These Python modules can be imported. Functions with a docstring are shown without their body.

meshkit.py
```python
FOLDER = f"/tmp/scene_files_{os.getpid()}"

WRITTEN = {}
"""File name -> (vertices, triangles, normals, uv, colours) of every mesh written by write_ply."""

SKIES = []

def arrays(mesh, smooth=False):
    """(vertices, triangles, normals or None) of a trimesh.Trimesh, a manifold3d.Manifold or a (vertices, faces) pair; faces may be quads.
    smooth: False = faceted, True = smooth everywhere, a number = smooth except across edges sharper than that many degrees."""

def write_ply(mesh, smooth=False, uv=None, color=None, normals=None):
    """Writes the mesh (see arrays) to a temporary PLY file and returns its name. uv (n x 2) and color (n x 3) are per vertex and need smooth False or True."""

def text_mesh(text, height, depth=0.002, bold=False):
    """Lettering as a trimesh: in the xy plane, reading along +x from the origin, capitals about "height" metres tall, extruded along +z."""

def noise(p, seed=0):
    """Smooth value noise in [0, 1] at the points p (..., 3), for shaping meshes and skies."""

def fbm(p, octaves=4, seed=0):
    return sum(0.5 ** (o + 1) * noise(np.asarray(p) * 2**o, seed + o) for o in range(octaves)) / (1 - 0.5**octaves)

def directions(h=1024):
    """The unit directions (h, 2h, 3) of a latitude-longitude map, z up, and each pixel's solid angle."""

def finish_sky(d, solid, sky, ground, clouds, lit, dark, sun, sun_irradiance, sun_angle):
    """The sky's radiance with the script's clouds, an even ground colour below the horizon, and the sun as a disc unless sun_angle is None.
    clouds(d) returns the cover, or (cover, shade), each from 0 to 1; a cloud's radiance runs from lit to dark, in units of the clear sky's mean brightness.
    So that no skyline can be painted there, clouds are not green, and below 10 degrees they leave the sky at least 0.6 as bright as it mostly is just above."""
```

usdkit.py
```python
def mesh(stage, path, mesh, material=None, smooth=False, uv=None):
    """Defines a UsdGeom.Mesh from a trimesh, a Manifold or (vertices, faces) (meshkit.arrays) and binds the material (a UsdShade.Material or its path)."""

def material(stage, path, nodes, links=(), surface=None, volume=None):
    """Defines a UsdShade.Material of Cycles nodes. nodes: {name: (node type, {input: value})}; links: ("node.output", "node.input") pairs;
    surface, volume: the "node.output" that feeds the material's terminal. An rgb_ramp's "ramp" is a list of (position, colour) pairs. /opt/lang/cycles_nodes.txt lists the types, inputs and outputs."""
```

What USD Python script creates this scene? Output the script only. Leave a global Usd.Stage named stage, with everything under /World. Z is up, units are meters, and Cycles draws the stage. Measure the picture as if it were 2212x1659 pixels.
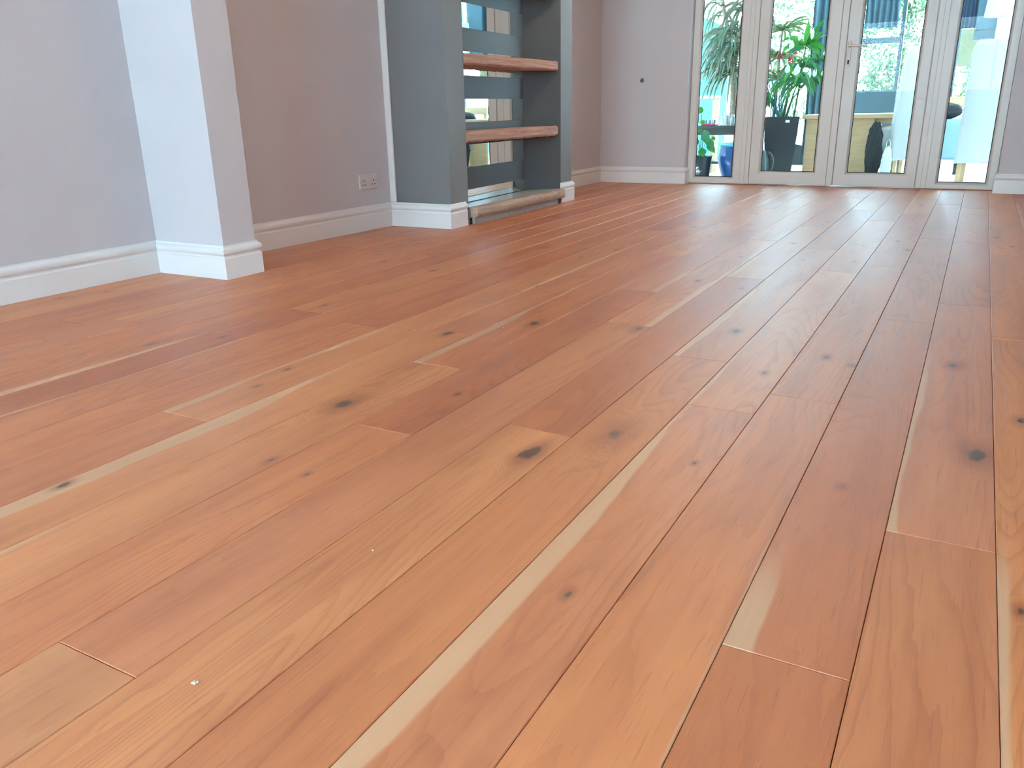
import math, random
import numpy as np
import trimesh
import manifold3d as m3
import usdkit, meshkit
from pxr import Usd, UsdGeom, UsdLux, UsdShade, Gf, Sdf, Vt

stage = Usd.Stage.CreateInMemory()
UsdGeom.SetStageUpAxis(stage, UsdGeom.Tokens.z)
UsdGeom.SetStageMetersPerUnit(stage, 1.0)
UsdGeom.Xform.Define(stage, '/World')
UsdGeom.Scope.Define(stage, '/World/Looks')
rng = random.Random(7)
nrng = np.random.default_rng(7)

# ------------------------------------------------------------------ camera, sky, exposure
YAW, PITCH, ROLL, FPX = 0.513543598, 0.328755825, -0.0204600299, 1739.30264
CAM_H = 0.704
EXPOSURE = 0.08
SKY = (0.64, 0.955, 1.17)
SKY_STRENGTH = 9.2
LAMP_COLOR, LAMP_STRENGTH = (1.0, 0.68, 0.42), (18.0, 40.0)
fw = np.array([-math.sin(YAW) * math.cos(PITCH), math.cos(YAW) * math.cos(PITCH), -math.sin(PITCH)])
rt = np.array([math.cos(YAW), math.sin(YAW), 0.0]); up = np.cross(rt, fw)
rt, up = math.cos(ROLL) * rt + math.sin(ROLL) * up, -math.sin(ROLL) * rt + math.cos(ROLL) * up
cam = UsdGeom.Camera.Define(stage, '/World/camera')
cam.AddTransformOp().Set(Gf.Matrix4d(*rt, 0, *up, 0, *(-fw), 0, 0, 0, CAM_H, 1))
cam.CreateHorizontalApertureAttr(36.0); cam.CreateVerticalApertureAttr(27.0)
cam.CreateFocalLengthAttr(36.0 * FPX / 2212.0)
cam.CreateClippingRangeAttr(Gf.Vec2f(0.01, 500))
cam.CreateExposureAttr(EXPOSURE)
dome = UsdLux.DomeLight.Define(stage, '/World/sky')
dome.CreateColorAttr(Gf.Vec3f(*SKY)); dome.CreateIntensityAttr(SKY_STRENGTH)

# ------------------------------------------------------------------ helpers
def path_for(name, parent='/World'):
    p, k = f'{parent}/{name}', 0
    while stage.GetPrimAtPath(p):
        k += 1; p = f'{parent}/{name}_{k:03d}'
    return p

def tag(prim, label=None, cat=None, group=None, kind=None):
    prim = prim.GetPrim() if hasattr(prim, 'GetPrim') else prim
    for k, v in (('label', label), ('category', cat), ('group', group), ('kind', kind)):
        if v: prim.SetCustomDataByKey(k, v)
    return prim

def obj(name, tm, mat, parent=None, smooth=False, label=None, kind=None):
    par = str(parent.GetPath()) if parent is not None else '/World'
    m = usdkit.mesh(stage, path_for(name, par), tm, mat, smooth)
    tag(m, label=label, kind=kind)
    return m.GetPrim()

def thing(name, label, cat, loc=(0, 0, 0), rotz=0.0, group=None, kind=None):
    x = UsdGeom.Xform.Define(stage, path_for(name))
    x.AddTranslateOp().Set(Gf.Vec3d(*loc))
    if rotz: x.AddRotateZOp().Set(math.degrees(rotz))
    return tag(x, label, cat, group, kind)

def struct(name, tm, mat, label, cat, smooth=False):
    p = obj(name, tm, mat, smooth=smooth); return tag(p, label, cat, kind='structure')

def box(x0, x1, y0, y1, z0, z1):
    b = trimesh.creation.box((abs(x1 - x0), abs(y1 - y0), abs(z1 - z0)))
    b.apply_translation(((x0 + x1) / 2, (y0 + y1) / 2, (z0 + z1) / 2)); return b

def rbox(x0, x1, y0, y1, z0, z1, r=0.004, seg=3):
    """box with rounded edges: hull of spheres"""
    s = m3.Manifold.sphere(r, 4 * seg)
    pts = [s.translate((x, y, z)) for x in (x0 + r, x1 - r) for y in (y0 + r, y1 - r) for z in (z0 + r, z1 - r)]
    return tri(m3.Manifold.batch_hull(pts))

def cbox(x0, x1, y0, y1, z0, z1, c=0.003):
    """box with chamfered edges (24-vertex hull)"""
    pts = []
    for sx, X in ((1, x0), (-1, x1)):
        for sy, Y in ((1, y0), (-1, y1)):
            for sz, Z in ((1, z0), (-1, z1)):
                pts += [(X, Y + sy * c, Z + sz * c), (X + sx * c, Y, Z + sz * c), (X + sx * c, Y + sy * c, Z)]
    return trimesh.convex.convex_hull(np.array(pts))

def tri(man):
    m = man.to_mesh(); return trimesh.Trimesh(np.array(m.vert_properties[:, :3]), np.array(m.tri_verts), process=False)

def extrude(poly, z0, z1):
    cs = m3.CrossSection([np.array(poly, float)], m3.FillRule.NonZero)
    return tri(m3.Manifold.extrude(cs, z1 - z0).translate((0, 0, z0)))

def man(tm):
    return m3.Manifold(m3.Mesh(np.array(tm.vertices, np.float32), np.array(tm.faces, np.uint32)))

def join(*ms): return trimesh.util.concatenate([m for m in ms if m is not None])

def lathe(profile, n=40, loc=(0, 0, 0)):
    m = trimesh.creation.revolve(np.array(profile, float), sections=n); m.apply_translation(loc); return m

def tube(pts, radii, n=8):
    pts = np.array(pts, float); radii = np.broadcast_to(radii, (len(pts),)) if np.ndim(radii) == 0 else np.array(radii)
    t = np.gradient(pts, axis=0); t /= np.linalg.norm(t, axis=1, keepdims=True) + 1e-12
    ref = np.array([0.3, 0.2, 1.0]) if abs(t[0, 2]) < .9 else np.array([1.0, 0.1, 0])
    V, F = [], []
    for i in range(len(pts)):
        a = np.cross(t[i], ref); a /= np.linalg.norm(a); b = np.cross(t[i], a)
        for k in range(n):
            w = 2 * math.pi * k / n; V.append(pts[i] + radii[i] * (math.cos(w) * a + math.sin(w) * b))
    for i in range(len(pts) - 1):
        for k in range(n):
            p, q = i * n + k, i * n + (k + 1) % n
            F += [(p, p + n, q), (q, p + n, q + n)]
    c0, c1 = len(V), len(V) + 1; V += [pts[0], pts[-1]]
    for k in range(n):
        F += [(c0, k, (k + 1) % n), (c1, (len(pts) - 1) * n + (k + 1) % n, (len(pts) - 1) * n + k)]
    return trimesh.Trimesh(np.array(V), np.array(F), process=False)

def leaf(base, d, length, width, droop=0.5, fold=0.15, n=7, tip=1.0, shape='blade', side=None, face=None):
    """a curved leaf: a strip folded along its midrib, bending down under its weight"""
    d = np.array(d, float); d /= np.linalg.norm(d)
    pos, V, F = np.array(base, float), [], []
    step = length / (n - 1)
    for i in range(n):
        s = i / (n - 1)
        if shape == 'blade': w = width * (0.55 + 0.9 * s) * (1 - s ** 3) * 0.9 if s < 1 else 0
        else: w = width * (math.sin(math.pi * min(1, s ** 0.75 * 0.98 + 0.02)) ** 0.9)
        h = (np.cross(d, (0, 0, 1)) if face is None else np.cross(d, face)) if side is None else np.array(side, float)
        h = h - d * (h @ d)
        h = h / (np.linalg.norm(h) + 1e-9)
        nrm = np.cross(h, d)
        V += [pos - h * w / 2 + nrm * w * fold, pos, pos + h * w / 2 + nrm * w * fold]
        pos = pos + d * step
        d = d + np.array([0, 0, -droop * step / length * 2.0 * (0.3 + s)]); d /= np.linalg.norm(d)
    for i in range(n - 1):
        a = 3 * i
        F += [(a, a + 1, a + 4), (a, a + 4, a + 3), (a + 1, a + 2, a + 5), (a + 1, a + 5, a + 4)]
    return trimesh.Trimesh(np.array(V), np.array(F), process=False)

# ------------------------------------------------------------------ materials
def look(name, color, rough=0.5, var=0.06, scale=9.0, bump=0.0, bscale=120.0, **kw):
    nodes = {'g': ('geometry', {}),
             'n': ('noise_texture', {'scale': scale, 'detail': 3.0}),
             'r': ('rgb_ramp', {'ramp': [(0.25, tuple(c * (1 - var) for c in color)), (0.75, tuple(min(1, c * (1 + var)) for c in color))]}),
             'p': ('principled_bsdf', {'roughness': rough, **kw})}
    links = [('g.position', 'n.vector'), ('n.fac', 'r.fac'), ('r.color', 'p.base_color')]
    if bump:
        nodes['n2'] = ('noise_texture', {'scale': bscale, 'detail': 4.0})
        nodes['b'] = ('bump', {'strength': 1.0, 'distance': bump})
        links += [('g.position', 'n2.vector'), ('n2.fac', 'b.height'), ('b.normal', 'p.normal')]
    return usdkit.material(stage, '/World/Looks/' + name, nodes, links, surface='p.BSDF')

def leafy(name, c1, c2, rough=0.4, trans=0.45, scale=7.0):
    nodes = {'g': ('geometry', {}), 'n': ('noise_texture', {'scale': scale, 'detail': 2.0}),
             'r': ('rgb_ramp', {'ramp': [(0.3, c1), (0.7, c2)]}),
             'p': ('principled_bsdf', {'roughness': rough}), 't': ('translucent_bsdf', {}),
             'm': ('mix_closure', {'fac': trans})}
    links = [('g.position', 'n.vector'), ('n.fac', 'r.fac'), ('r.color', 'p.base_color'), ('r.color', 't.color'),
             ('p.BSDF', 'm.closure1'), ('t.BSDF', 'm.closure2')]
    return usdkit.material(stage, '/World/Looks/' + name, nodes, links, surface='m.closure')

M = {}
M['wall'] = look('wall_paint', (0.66, 0.625, 0.645), 0.75, 0.015, 3.0, 0.00025, 260)
M['ceiling'] = look('ceiling_paint', (0.89, 0.885, 0.875), 0.8, 0.01)
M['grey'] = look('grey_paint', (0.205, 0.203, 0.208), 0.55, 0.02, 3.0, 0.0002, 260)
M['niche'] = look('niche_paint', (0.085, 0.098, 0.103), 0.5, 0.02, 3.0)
M['white'] = look('white_gloss', (0.88, 0.88, 0.875), 0.32, 0.01)
M['pvc'] = look('white_upvc', (0.76, 0.735, 0.69), 0.35, 0.01)
M['gasket'] = look('black_rubber', (0.012, 0.013, 0.013), 0.6, 0.0)
M['black'] = look('black_hole', (0.01, 0.009, 0.008), 0.7, 0.0)
M['dark_gap'] = look('subfloor', (0.035, 0.02, 0.012), 0.9, 0.1)
M['plastic'] = look('white_plastic', (0.74, 0.71, 0.69), 0.35, 0.01)
M['metal'] = look('worn_metal', (0.30, 0.28, 0.27), 0.35, 0.05, metallic=0.9)
M['chrome'] = look('bright_metal', (0.8, 0.8, 0.8), 0.15, 0.02, metallic=1.0)
M['mirror'] = look('mirror_glass', (0.80, 0.86, 0.86), 0.015, 0.0, metallic=1.0)

M['glass'] = usdkit.material(stage, '/World/Looks/window_glass',
    {'f': ('fresnel', {'IOR': 1.14}), 't': ('transparent_bsdf', {'color': (0.95, 0.98, 0.975)}), 'g': ('glossy_bsdf', {'color': (1, 1, 1), 'roughness': 0.0}), 'm': ('mix_closure', {})},
    [('f.fac', 'm.fac'), ('t.BSDF', 'm.closure1'), ('g.BSDF', 'm.closure2')], surface='m.closure')

M['tinted'] = usdkit.material(stage, '/World/Looks/tinted_roof_sheet', {'t': ('transparent_bsdf', {'color': (0.36, 0.37, 0.37)}), 'g': ('glossy_bsdf', {'roughness': 0.1}), 'm': ('mix_closure', {'fac': 0.06})},
    [('t.BSDF', 'm.closure1'), ('g.BSDF', 'm.closure2')], surface='m.closure')

# rough sawn pinkish timber of the alcove shelves
def rough_wood(name, a, b, c, stretch=(8, 1.2, 30)):
    nodes = {'g': ('geometry', {}), 'mp': ('mapping', {'scale': stretch}),
             'n': ('noise_texture', {'scale': 3.0, 'detail': 6.0, 'roughness': 0.65}),
             'r': ('rgb_ramp', {'ramp': [(0.28, a), (0.5, b), (0.75, c)]}),
             'n2': ('noise_texture', {'scale': 60.0, 'detail': 3.0}), 'b': ('bump', {'strength': 0.8, 'distance': 0.004}),
             'p': ('principled_bsdf', {'roughness': 0.7})}
    links = [('g.position', 'mp.vector'), ('mp.vector', 'n.vector'), ('n.fac', 'r.fac'), ('r.color', 'p.base_color'),
             ('g.position', 'n2.vector'), ('n2.fac', 'b.height'), ('b.normal', 'p.normal')]
    return usdkit.material(stage, '/World/Looks/' + name, nodes, links, surface='p.BSDF')
M['shelf'] = rough_wood('rough_sawn_shelf', (0.36, 0.185, 0.13), (0.48, 0.275, 0.20), (0.66, 0.45, 0.36))
M['bullnose'] = rough_wood('rough_stone_edge', (0.38, 0.26, 0.19), (0.50, 0.36, 0.27), (0.64, 0.51, 0.41))
M['slab'] = look('hearth_slab', (0.36, 0.40, 0.41), 0.35, 0.10, 14.0, 0.0006, 90)
M['plinth'] = look('hearth_plinth', (0.40, 0.37, 0.32), 0.8, 0.15, 40.0, 0.001, 80)
M['beech'] = rough_wood('beech_furniture', (0.50, 0.315, 0.17), (0.58, 0.375, 0.21), (0.64, 0.43, 0.25), (2.0, 2.0, 12))

# oak floor: one graph, every plank brings its own tone, seed, knots and sapwood edge as primvars
def floor_material():
    N, L = {}, []
    def node(n, kind, **inp): N[n] = (kind, inp); return n
    def link(a, b): L.append((a, b))
    def math_(n, op, a, b=None, **kw):
        vals = {}
        for k, v in (('value1', a), ('value2', b)):
            if isinstance(v, str): link(v, f'{n}.{k}')
            elif v is not None: vals[k] = float(v)
        node(n, 'math', math_type=op, **vals, **kw); return f'{n}.value'
    def mr(n, v, a, b, c, d, kind='smoothstep'):
        node(n, 'map_range', range_type=kind, from_min=float(a), from_max=float(b), to_min=float(c), to_max=float(d), clamp=True)
        link(v, f'{n}.value'); return f'{n}.result'
    def noise(n, vec, scale, detail=2.0, rough=0.5, distortion=0.0):
        node(n, 'noise_texture', scale=float(scale), detail=float(detail), roughness=float(rough), distortion=float(distortion)); link(vec, f'{n}.vector'); return f'{n}.fac'
    def mapping(n, vec, sc): node(n, 'mapping', scale=sc); link(vec, f'{n}.vector'); return f'{n}.vector'
    def mixc(n, kind, fac, a, b):
        vals = {}
        for k, v in (('fac', fac), ('color1', a), ('color2', b)):
            if isinstance(v, str): link(v, f'{n}.{k}')
            else: vals[k] = v
        node(n, 'mix', mix_type=kind, **vals); return f'{n}.color'
    node('g', 'geometry')
    for a in ('tone', 'seed', 'knota', 'knotb', 'sap'): node(a, 'attribute', attribute=a)
    node('sp', 'vector_math', math_type='add'); link('g.position', 'sp.vector1'); link('seed.vector', 'sp.vector2')
    # knots: distance in a stretched frame, both warp the grain and darken the wood
    kd = []
    wob = noise('kwob', mapping('mkw', 'sp.vector', (22.0, 11.0, 1.0)), 1.0, 3, 0.6)
    for k in ('knota', 'knotb'):
        node('sx' + k, 'separate_xyz'); link(k + '.vector', 'sx' + k + '.vector')
        if 'sg' not in N: node('sg', 'separate_xyz'); link('g.position', 'sg.vector')
        dx = math_('dx' + k, 'subtract', 'sg.x', 'sx' + k + '.x')
        dy = math_('dy' + k, 'subtract', 'sg.y', 'sx' + k + '.y')
        dy2 = math_('dyy' + k, 'multiply', dy, 0.50)
        a = math_('a' + k, 'multiply', dx, dx); b = math_('b' + k, 'multiply', dy2, dy2)
        r = math_('q' + k, 'sqrt', math_('s' + k, 'add', a, b))
        r = math_('r' + k, 'divide', r, 'sx' + k + '.z')
        r = math_('rw' + k, 'add', r, math_('w' + k, 'multiply_add', wob, 2.2))
        N['w' + k][1]['value3'] = -1.1
        kd.append(r)
    kmin = math_('kmin', 'minimum', kd[0], kd[1])
    warp = mr('warp', kmin, 0.0, 3.2, 1.0, 0.0)
    # growth figure: contour lines of a smooth field stretched along the plank
    base = noise('fig', mapping('mfig', 'sp.vector', (5.2, 0.55, 1.0)), 1.0, 1.5, 0.45, 0.25)
    ed = noise('figj', mapping('mfigj', 'sp.vector', (48.0, 9.0, 1.0)), 1.0, 3, 0.55)
    f = math_('fw', 'multiply', warp, 0.33)
    f = math_('f0', 'add', base, f)
    f = math_('f1', 'add', f, math_('fj', 'multiply', ed, 0.026))
    ph = math_('ph', 'fraction', math_('fn', 'multiply', f, 26.0))
    ring = mr('ring', ph, 0.55, 1.0, 0.0, 1.0)
    amt = mr('ramt', noise('rmask', mapping('mrm', 'sp.vector', (4.0, 0.8, 1.0)), 1.0, 2), 0.38, 0.60, 0.03, 0.42)
    ring = math_('ringa', 'multiply', ring, amt)
    # pores and fine streaks
    por = noise('por', mapping('mpor', 'sp.vector', (260.0, 9.0, 1.0)), 1.0, 2, 0.6)
    pore = mr('pore', por, 0.59, 0.71, 0.0, 0.38)
    lit = mr('lit', noise('lt', mapping('mlt', 'sp.vector', (300.0, 14.0, 3.0)), 1.0, 2, 0.6), 0.66, 0.76, 0.0, 0.16)
    strk = noise('strk', mapping('mst', 'sp.vector', (38.0, 0.9, 1.0)), 1.0, 3, 0.55)
    cloud = noise('cld', mapping('mcl', 'sp.vector', (9.0, 1.6, 1.0)), 1.0, 3, 0.55)
    # colour
    node('hue', 'rgb_ramp', ramp=[(0.22, (0.80, 0.70, 0.63)), (0.5, (1.0, 1.0, 1.0)), (0.78, (1.12, 1.18, 1.22))]); link(cloud, 'hue.fac')
    col = mixc('c1', 'multiply', 1.0, 'tone.color', 'hue.color')
    node('hs', 'rgb_ramp', ramp=[(0.25, (0.86, 0.82, 0.77)), (0.5, (1.0, 1.0, 1.0)), (0.8, (1.10, 1.13, 1.15))]); link(strk, 'hs.fac')
    col = mixc('c2', 'multiply', 1.0, col, 'hs.color')
    dark = mixc('dk', 'multiply', 1.0, col, (0.62, 0.46, 0.36))
    col = mixc('c3', 'mix', ring, col, dark)
    dark2 = mixc('dk2', 'multiply', 1.0, col, (0.55, 0.42, 0.36))
    col = mixc('c4', 'mix', pore, col, dark2)
    col = mixc('c5', 'mix', lit, col, (0.70, 0.50, 0.33))
    # sapwood edge: sap = (edge x, width, unused)
    node('ss', 'separate_xyz'); link('sap.vector', 'ss.vector')
    de = math_('de', 'absolute', math_('de0', 'subtract', 'sg.x', 'ss.x'))
    sn = noise('sapn', mapping('msap', 'sp.vector', (1.0, 1.5, 1.0)), 1.0, 3, 0.5)
    wd = math_('wd', 'multiply', 'ss.y', mr('sapm', sn, 0.3, 0.7, 0.25, 1.55, 'linear'))
    sd = math_('sd', 'subtract', wd, de)
    sapf = mr('sapf', sd, -0.002, 0.006, 0.0, 0.85)
    sapf = math_('sapy2', 'multiply', sapf, mr('sapy', math_('sapy0', 'subtract', 'ss.z', 'sg.y'), 0.0, 0.3, 0.0, 1.0))
    sapc = mixc('sapc', 'multiply', 1.0, (0.64, 0.352, 0.185), 'hs.color')
    col = mixc('c6', 'mix', sapf, col, sapc)
    # knots
    halo = mr('halo', kmin, 0.6, 2.6, 0.62, 0.0)
    hcol = mixc('hc', 'multiply', 1.0, col, (0.50, 0.35, 0.30))
    col = mixc('c7', 'mix', halo, col, hcol)
    core = mr('core', kmin, 0.28, 0.85, 0.9, 0.0)
    col = mixc('c8', 'mix', core, col, (0.055, 0.024, 0.014))
    node('p', 'principled_bsdf', specular_ior_level=1.0, coat_weight=0.5, coat_roughness=0.44); link(col, 'p.base_color')
    rg = mr('rg', strk, 0.2, 0.8, 0.41, 0.53, 'linear'); link(rg, 'p.roughness')
    bh = math_('bh', 'multiply', por, 1.0)
    node('bp', 'bump', strength=0.35, distance=0.0006); link(bh, 'bp.height'); link('bp.normal', 'p.normal')
    return usdkit.material(stage, '/World/Looks/oak_plank', N, L, surface='p.BSDF')
M['oak'] = floor_material()

# ------------------------------------------------------------------ floor
floor = UsdGeom.Xform.Define(stage, '/World/floor').GetPrim()
tag(floor, 'wide oak plank floor with knots and satin finish running to the garden doors', 'floor', kind='structure')
PITCH_X, X_LINE = 0.1663, 0.119
FL_Y0, FL_Y1, FL_X0, FL_X1 = -3.8, 7.80, -3.36, 1.0
obj('underlay', box(FL_X0, FL_X1, FL_Y0, FL_Y1, -0.04, -0.0165), M['dark_gap'], floor)
JOINT = {0: 1.393, 1: .953, 2: 2.014, 3: 1.853, 4: 2.24, 5: 1.532, 6: .525, 7: 1.377, 8: 1.85, 9: 2.185, 10: 1.228, 14: 2.70, 17: 1.704}
def oak(r, g, b): return (r, g, b)
BASE = (0.50, 0.255, 0.125)
def tone_for(kind):
    t = {'tan': (0.575, 0.265, 0.125), 'mid': (0.535, 0.222, 0.098), 'red': (0.490, 0.186, 0.080), 'dark': (0.445, 0.160, 0.072), 'pink': (0.530, 0.228, 0.120), 'grey': (0.485, 0.240, 0.125), 'orange': (0.61, 0.265, 0.095)}[kind]
    k = rng.uniform(0.95, 1.05); return (t[0] * k * 1.09, t[1] * k * 0.83, t[2] * k * 0.57)
# planks the photo shows closely: (row, index along the row counted from the joint nearest the camera: -1 before it, 0 after) -> tone, knots (px-measured floor positions), sapwood
SPECIAL = {(-1, None): 'orange', (0, -1): 'mid', (0, 0): 'pink', (1, -1): 'red', (1, 0): 'red', (2, -1): 'mid', (2, 0): 'mid', (3, -1): 'pink', (3, 0): 'tan', (4, -1): 'mid', (4, 0): 'mid',
           (5, -1): 'tan', (5, 0): 'dark', (6, -1): 'grey', (6, 0): 'pink', (7, -1): 'mid', (7, 0): 'dark', (8, -1): 'tan', (8, 0): 'red', (9, -1): 'tan', (9, 0): 'pink', (10, -1): 'mid', (10, 0): 'tan', (11, -1): 'mid', (12, -1): 'red'}
KNOTS = [(-1.329, 1.472, 0.0247), (-0.752, 1.413, 0.0221), (-1.261, 2.404, 0.0156), (-1.461, 2.163, 0.0143), (-0.909, 2.485, 0.0156), (0.089, 1.815, 0.0234), (-1.235, 1.131, 0.0078), (-1.526, 0.845, 0.0091), (-0.452, 0.965, 0.0065), (-1.956, 3.863, 0.0182), (-0.611, 2.590, 0.0130), (-0.302, 2.409, 0.0104), (0.025, 2.476, 0.0156), (0.024, 2.236, 0.0117), (-3.171, 2.110, 0.0091), (-1.633, 1.475, 0.0078), (-1.668, 1.627, 0.0065), (-1.102, 1.665, 0.0078), (-0.627, 1.586, 0.0286), (0.149, 1.227, 0.0078), (0.174, 2.077, 0.0130), (-1.246, 0.650, 0.0052), (-2.138, 3.062, 0.0104), (-2.125, 2.302, 0.0091), (-0.424, 1.518, 0.0052), (-0.238, 4.473, 0.0130), (-1.454, 4.895, 0.0130), (-1.170, 5.114, 0.0130), (0.040, 1.485, 0.0104), (-2.127, 1.800, 0.0078), (-1.537, 2.955, 0.0078), (-0.226, 2.356, 0.0078), (-0.138, 1.541, 0.0078)]
SAPS = {(3, -1): (1, 0.028, 1.95), (1, 0): (1, 0.036, 1.32), (8, -1): (1, 0.02), (9, -1): (1, 0.04), (10, 0): (1, 0.03), (3, 0): (1, 0.015), (2, -1): (-1, 0.006, 1.6), (5, -1): (1, 0.014), (-1, 0): (1, .02), (13, 0): (-1, .015)}
rows = range(-6, 21)
for r in rows:
    xr = X_LINE - PITCH_X * r; xl = xr - PITCH_X
    xr, xl = min(xr, FL_X1), max(xl, FL_X0)
    if xr - xl < 0.02: continue
    j0 = JOINT.get(r, rng.uniform(0.3, 2.3))
    cuts = [j0]
    while cuts[0] > FL_Y0 + 0.3: cuts.insert(0, cuts[0] - (2.0 if len(cuts) < 2 else rng.uniform(1.7, 2.1)))
    first = len(cuts) - 1
    while cuts[-1] < FL_Y1 - 0.3: cuts.append(cuts[-1] + (2.0 if r in (6,) else rng.uniform(1.55, 2.15)))
    cuts[0] = FL_Y0; cuts[-1] = FL_Y1
    for i in range(len(cuts) - 1):
        y0, y1 = cuts[i], cuts[i + 1]
        idx = i - first
        gap, dz, ch = 0.00055, rng.uniform(-0.0003, 0.0003), 0.0012
        a0, a1, b0, b1 = xl + gap, xr - gap, y0 + gap, y1 - gap
        V = [(x, y, z) for z, c in ((-0.016, 0), (dz - ch, 0), (dz, ch)) for x, y in ((a0 + c, b0 + c), (a1 - c, b0 + c), (a1 - c, b1 - c), (a0 + c, b1 - c))]
        F = [(0, 3, 2, 1), (8, 9, 10, 11)]
        for k in (0, 4):
            for q in range(4):
                F.append((k + q, k + (q + 1) % 4, k + 4 + (q + 1) % 4, k + 4 + q))
        kind = SPECIAL.get((r, idx)) or SPECIAL.get((r, None)) or rng.choice(['tan', 'mid', 'mid', 'red', 'red', 'pink', 'mid', 'dark', 'tan'])
        m = usdkit.mesh(stage, path_for('plank', '/World/floor'), (np.array(V), np.array(F)), M['oak'])
        pv = UsdGeom.PrimvarsAPI(m)
        kn = [k for k in KNOTS if xl <= k[0] <= xr and y0 <= k[1] <= y1]
        if len(kn) == 0 and rng.random() < 0.55: kn.append((rng.uniform(xl + .03, xr - .03), rng.uniform(y0 + .2, y1 - .2), rng.uniform(0.004, 0.010)))
        if len(kn) == 1 and y0 > 2.2 and rng.random() < 0.5: kn.append((rng.uniform(xl + .03, xr - .03), rng.uniform(y0 + .2, y1 - .2), rng.uniform(0.004, 0.012)))
        while len(kn) < 2: kn.append((50.0, 50.0, 0.01))
        sp = SAPS.get((r, idx))
        if sp is None: sp = (rng.choice([-1, 1]), rng.uniform(0.006, 0.03)) if rng.random() < 0.16 else (0, 0)
        sap = (xl if sp[0] == 1 else xr, sp[1], sp[2] if len(sp) > 2 else y0 + rng.uniform(.5, 2.2)) if sp[0] else (60.0, 0.0, 0.0)
        for nm, v in (('tone', tone_for(kind)), ('seed', (rng.uniform(-40, 40), rng.uniform(-40, 40), rng.uniform(-40, 40))), ('knota', kn[0]), ('knotb', kn[1]), ('sap', sap)):
            pv.CreatePrimvar(nm, Sdf.ValueTypeNames.Float3Array if False else Sdf.ValueTypeNames.Color3fArray, UsdGeom.Tokens.vertex).Set(Vt.Vec3fArray([Gf.Vec3f(*map(float, v))] * len(V)))

# ------------------------------------------------------------------ walls and ceiling
FW = -3.8
CEIL = 2.45
struct('wall_left', extrude([(-3.5, FW), (-3.34, FW), (-3.34, 2.522), (-3.5, 2.522)], 0, CEIL), M['wall'], 'pale warm grey painted wall at the left edge, nearest the camera', 'wall')
struct('wall_pilaster', extrude([(-3.5, 2.522), (-2.89, 2.522), (-2.89, 2.71), (-3.5, 2.71)], 0, CEIL), M['wall'], 'square painted pier projecting from the left wall, its near face lit pale blue', 'wall')
struct('wall_alcove', extrude([(-3.5, 2.71), (-3.338, 2.71), (-3.287, 4.29), (-3.5, 4.29)], 0, CEIL), M['wall'], 'shaded alcove wall with the double socket, between pier and grey chimney breast', 'wall')
BM, BA = -3.0107, math.radians(-2.75)          # niche back: x = BM + tan(BA)*(y-5.2)
def bx(y): return BM + math.tan(BA) * (y - 5.2)
NY0, NY1, NYB = 4.492, 5.865, 5.628
breast = extrude([(-3.5, 4.29), (-2.83, 4.29), (-2.83, NY0), (bx(NY0), NY0), (bx(NYB), NYB), (-2.83, NY1), (-2.83, 6.06), (-3.5, 6.06)], 0, CEIL)
obj('niche_lining', extrude([(-2.832, NY1 - .0002), (bx(NYB) + .0004, NYB - .0002), (bx(NY0) + .0002, NY0), (bx(NY0) + .002, NY0), (bx(NYB) + .002, NYB - .003), (-2.832, NY1 - .003)], .11, CEIL), M['niche'], struct('wall_chimney_breast', breast, M['grey'], 'grey painted chimney breast with a tall shelved niche in its front', 'wall'), label='darker grey inside of the niche')
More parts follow.
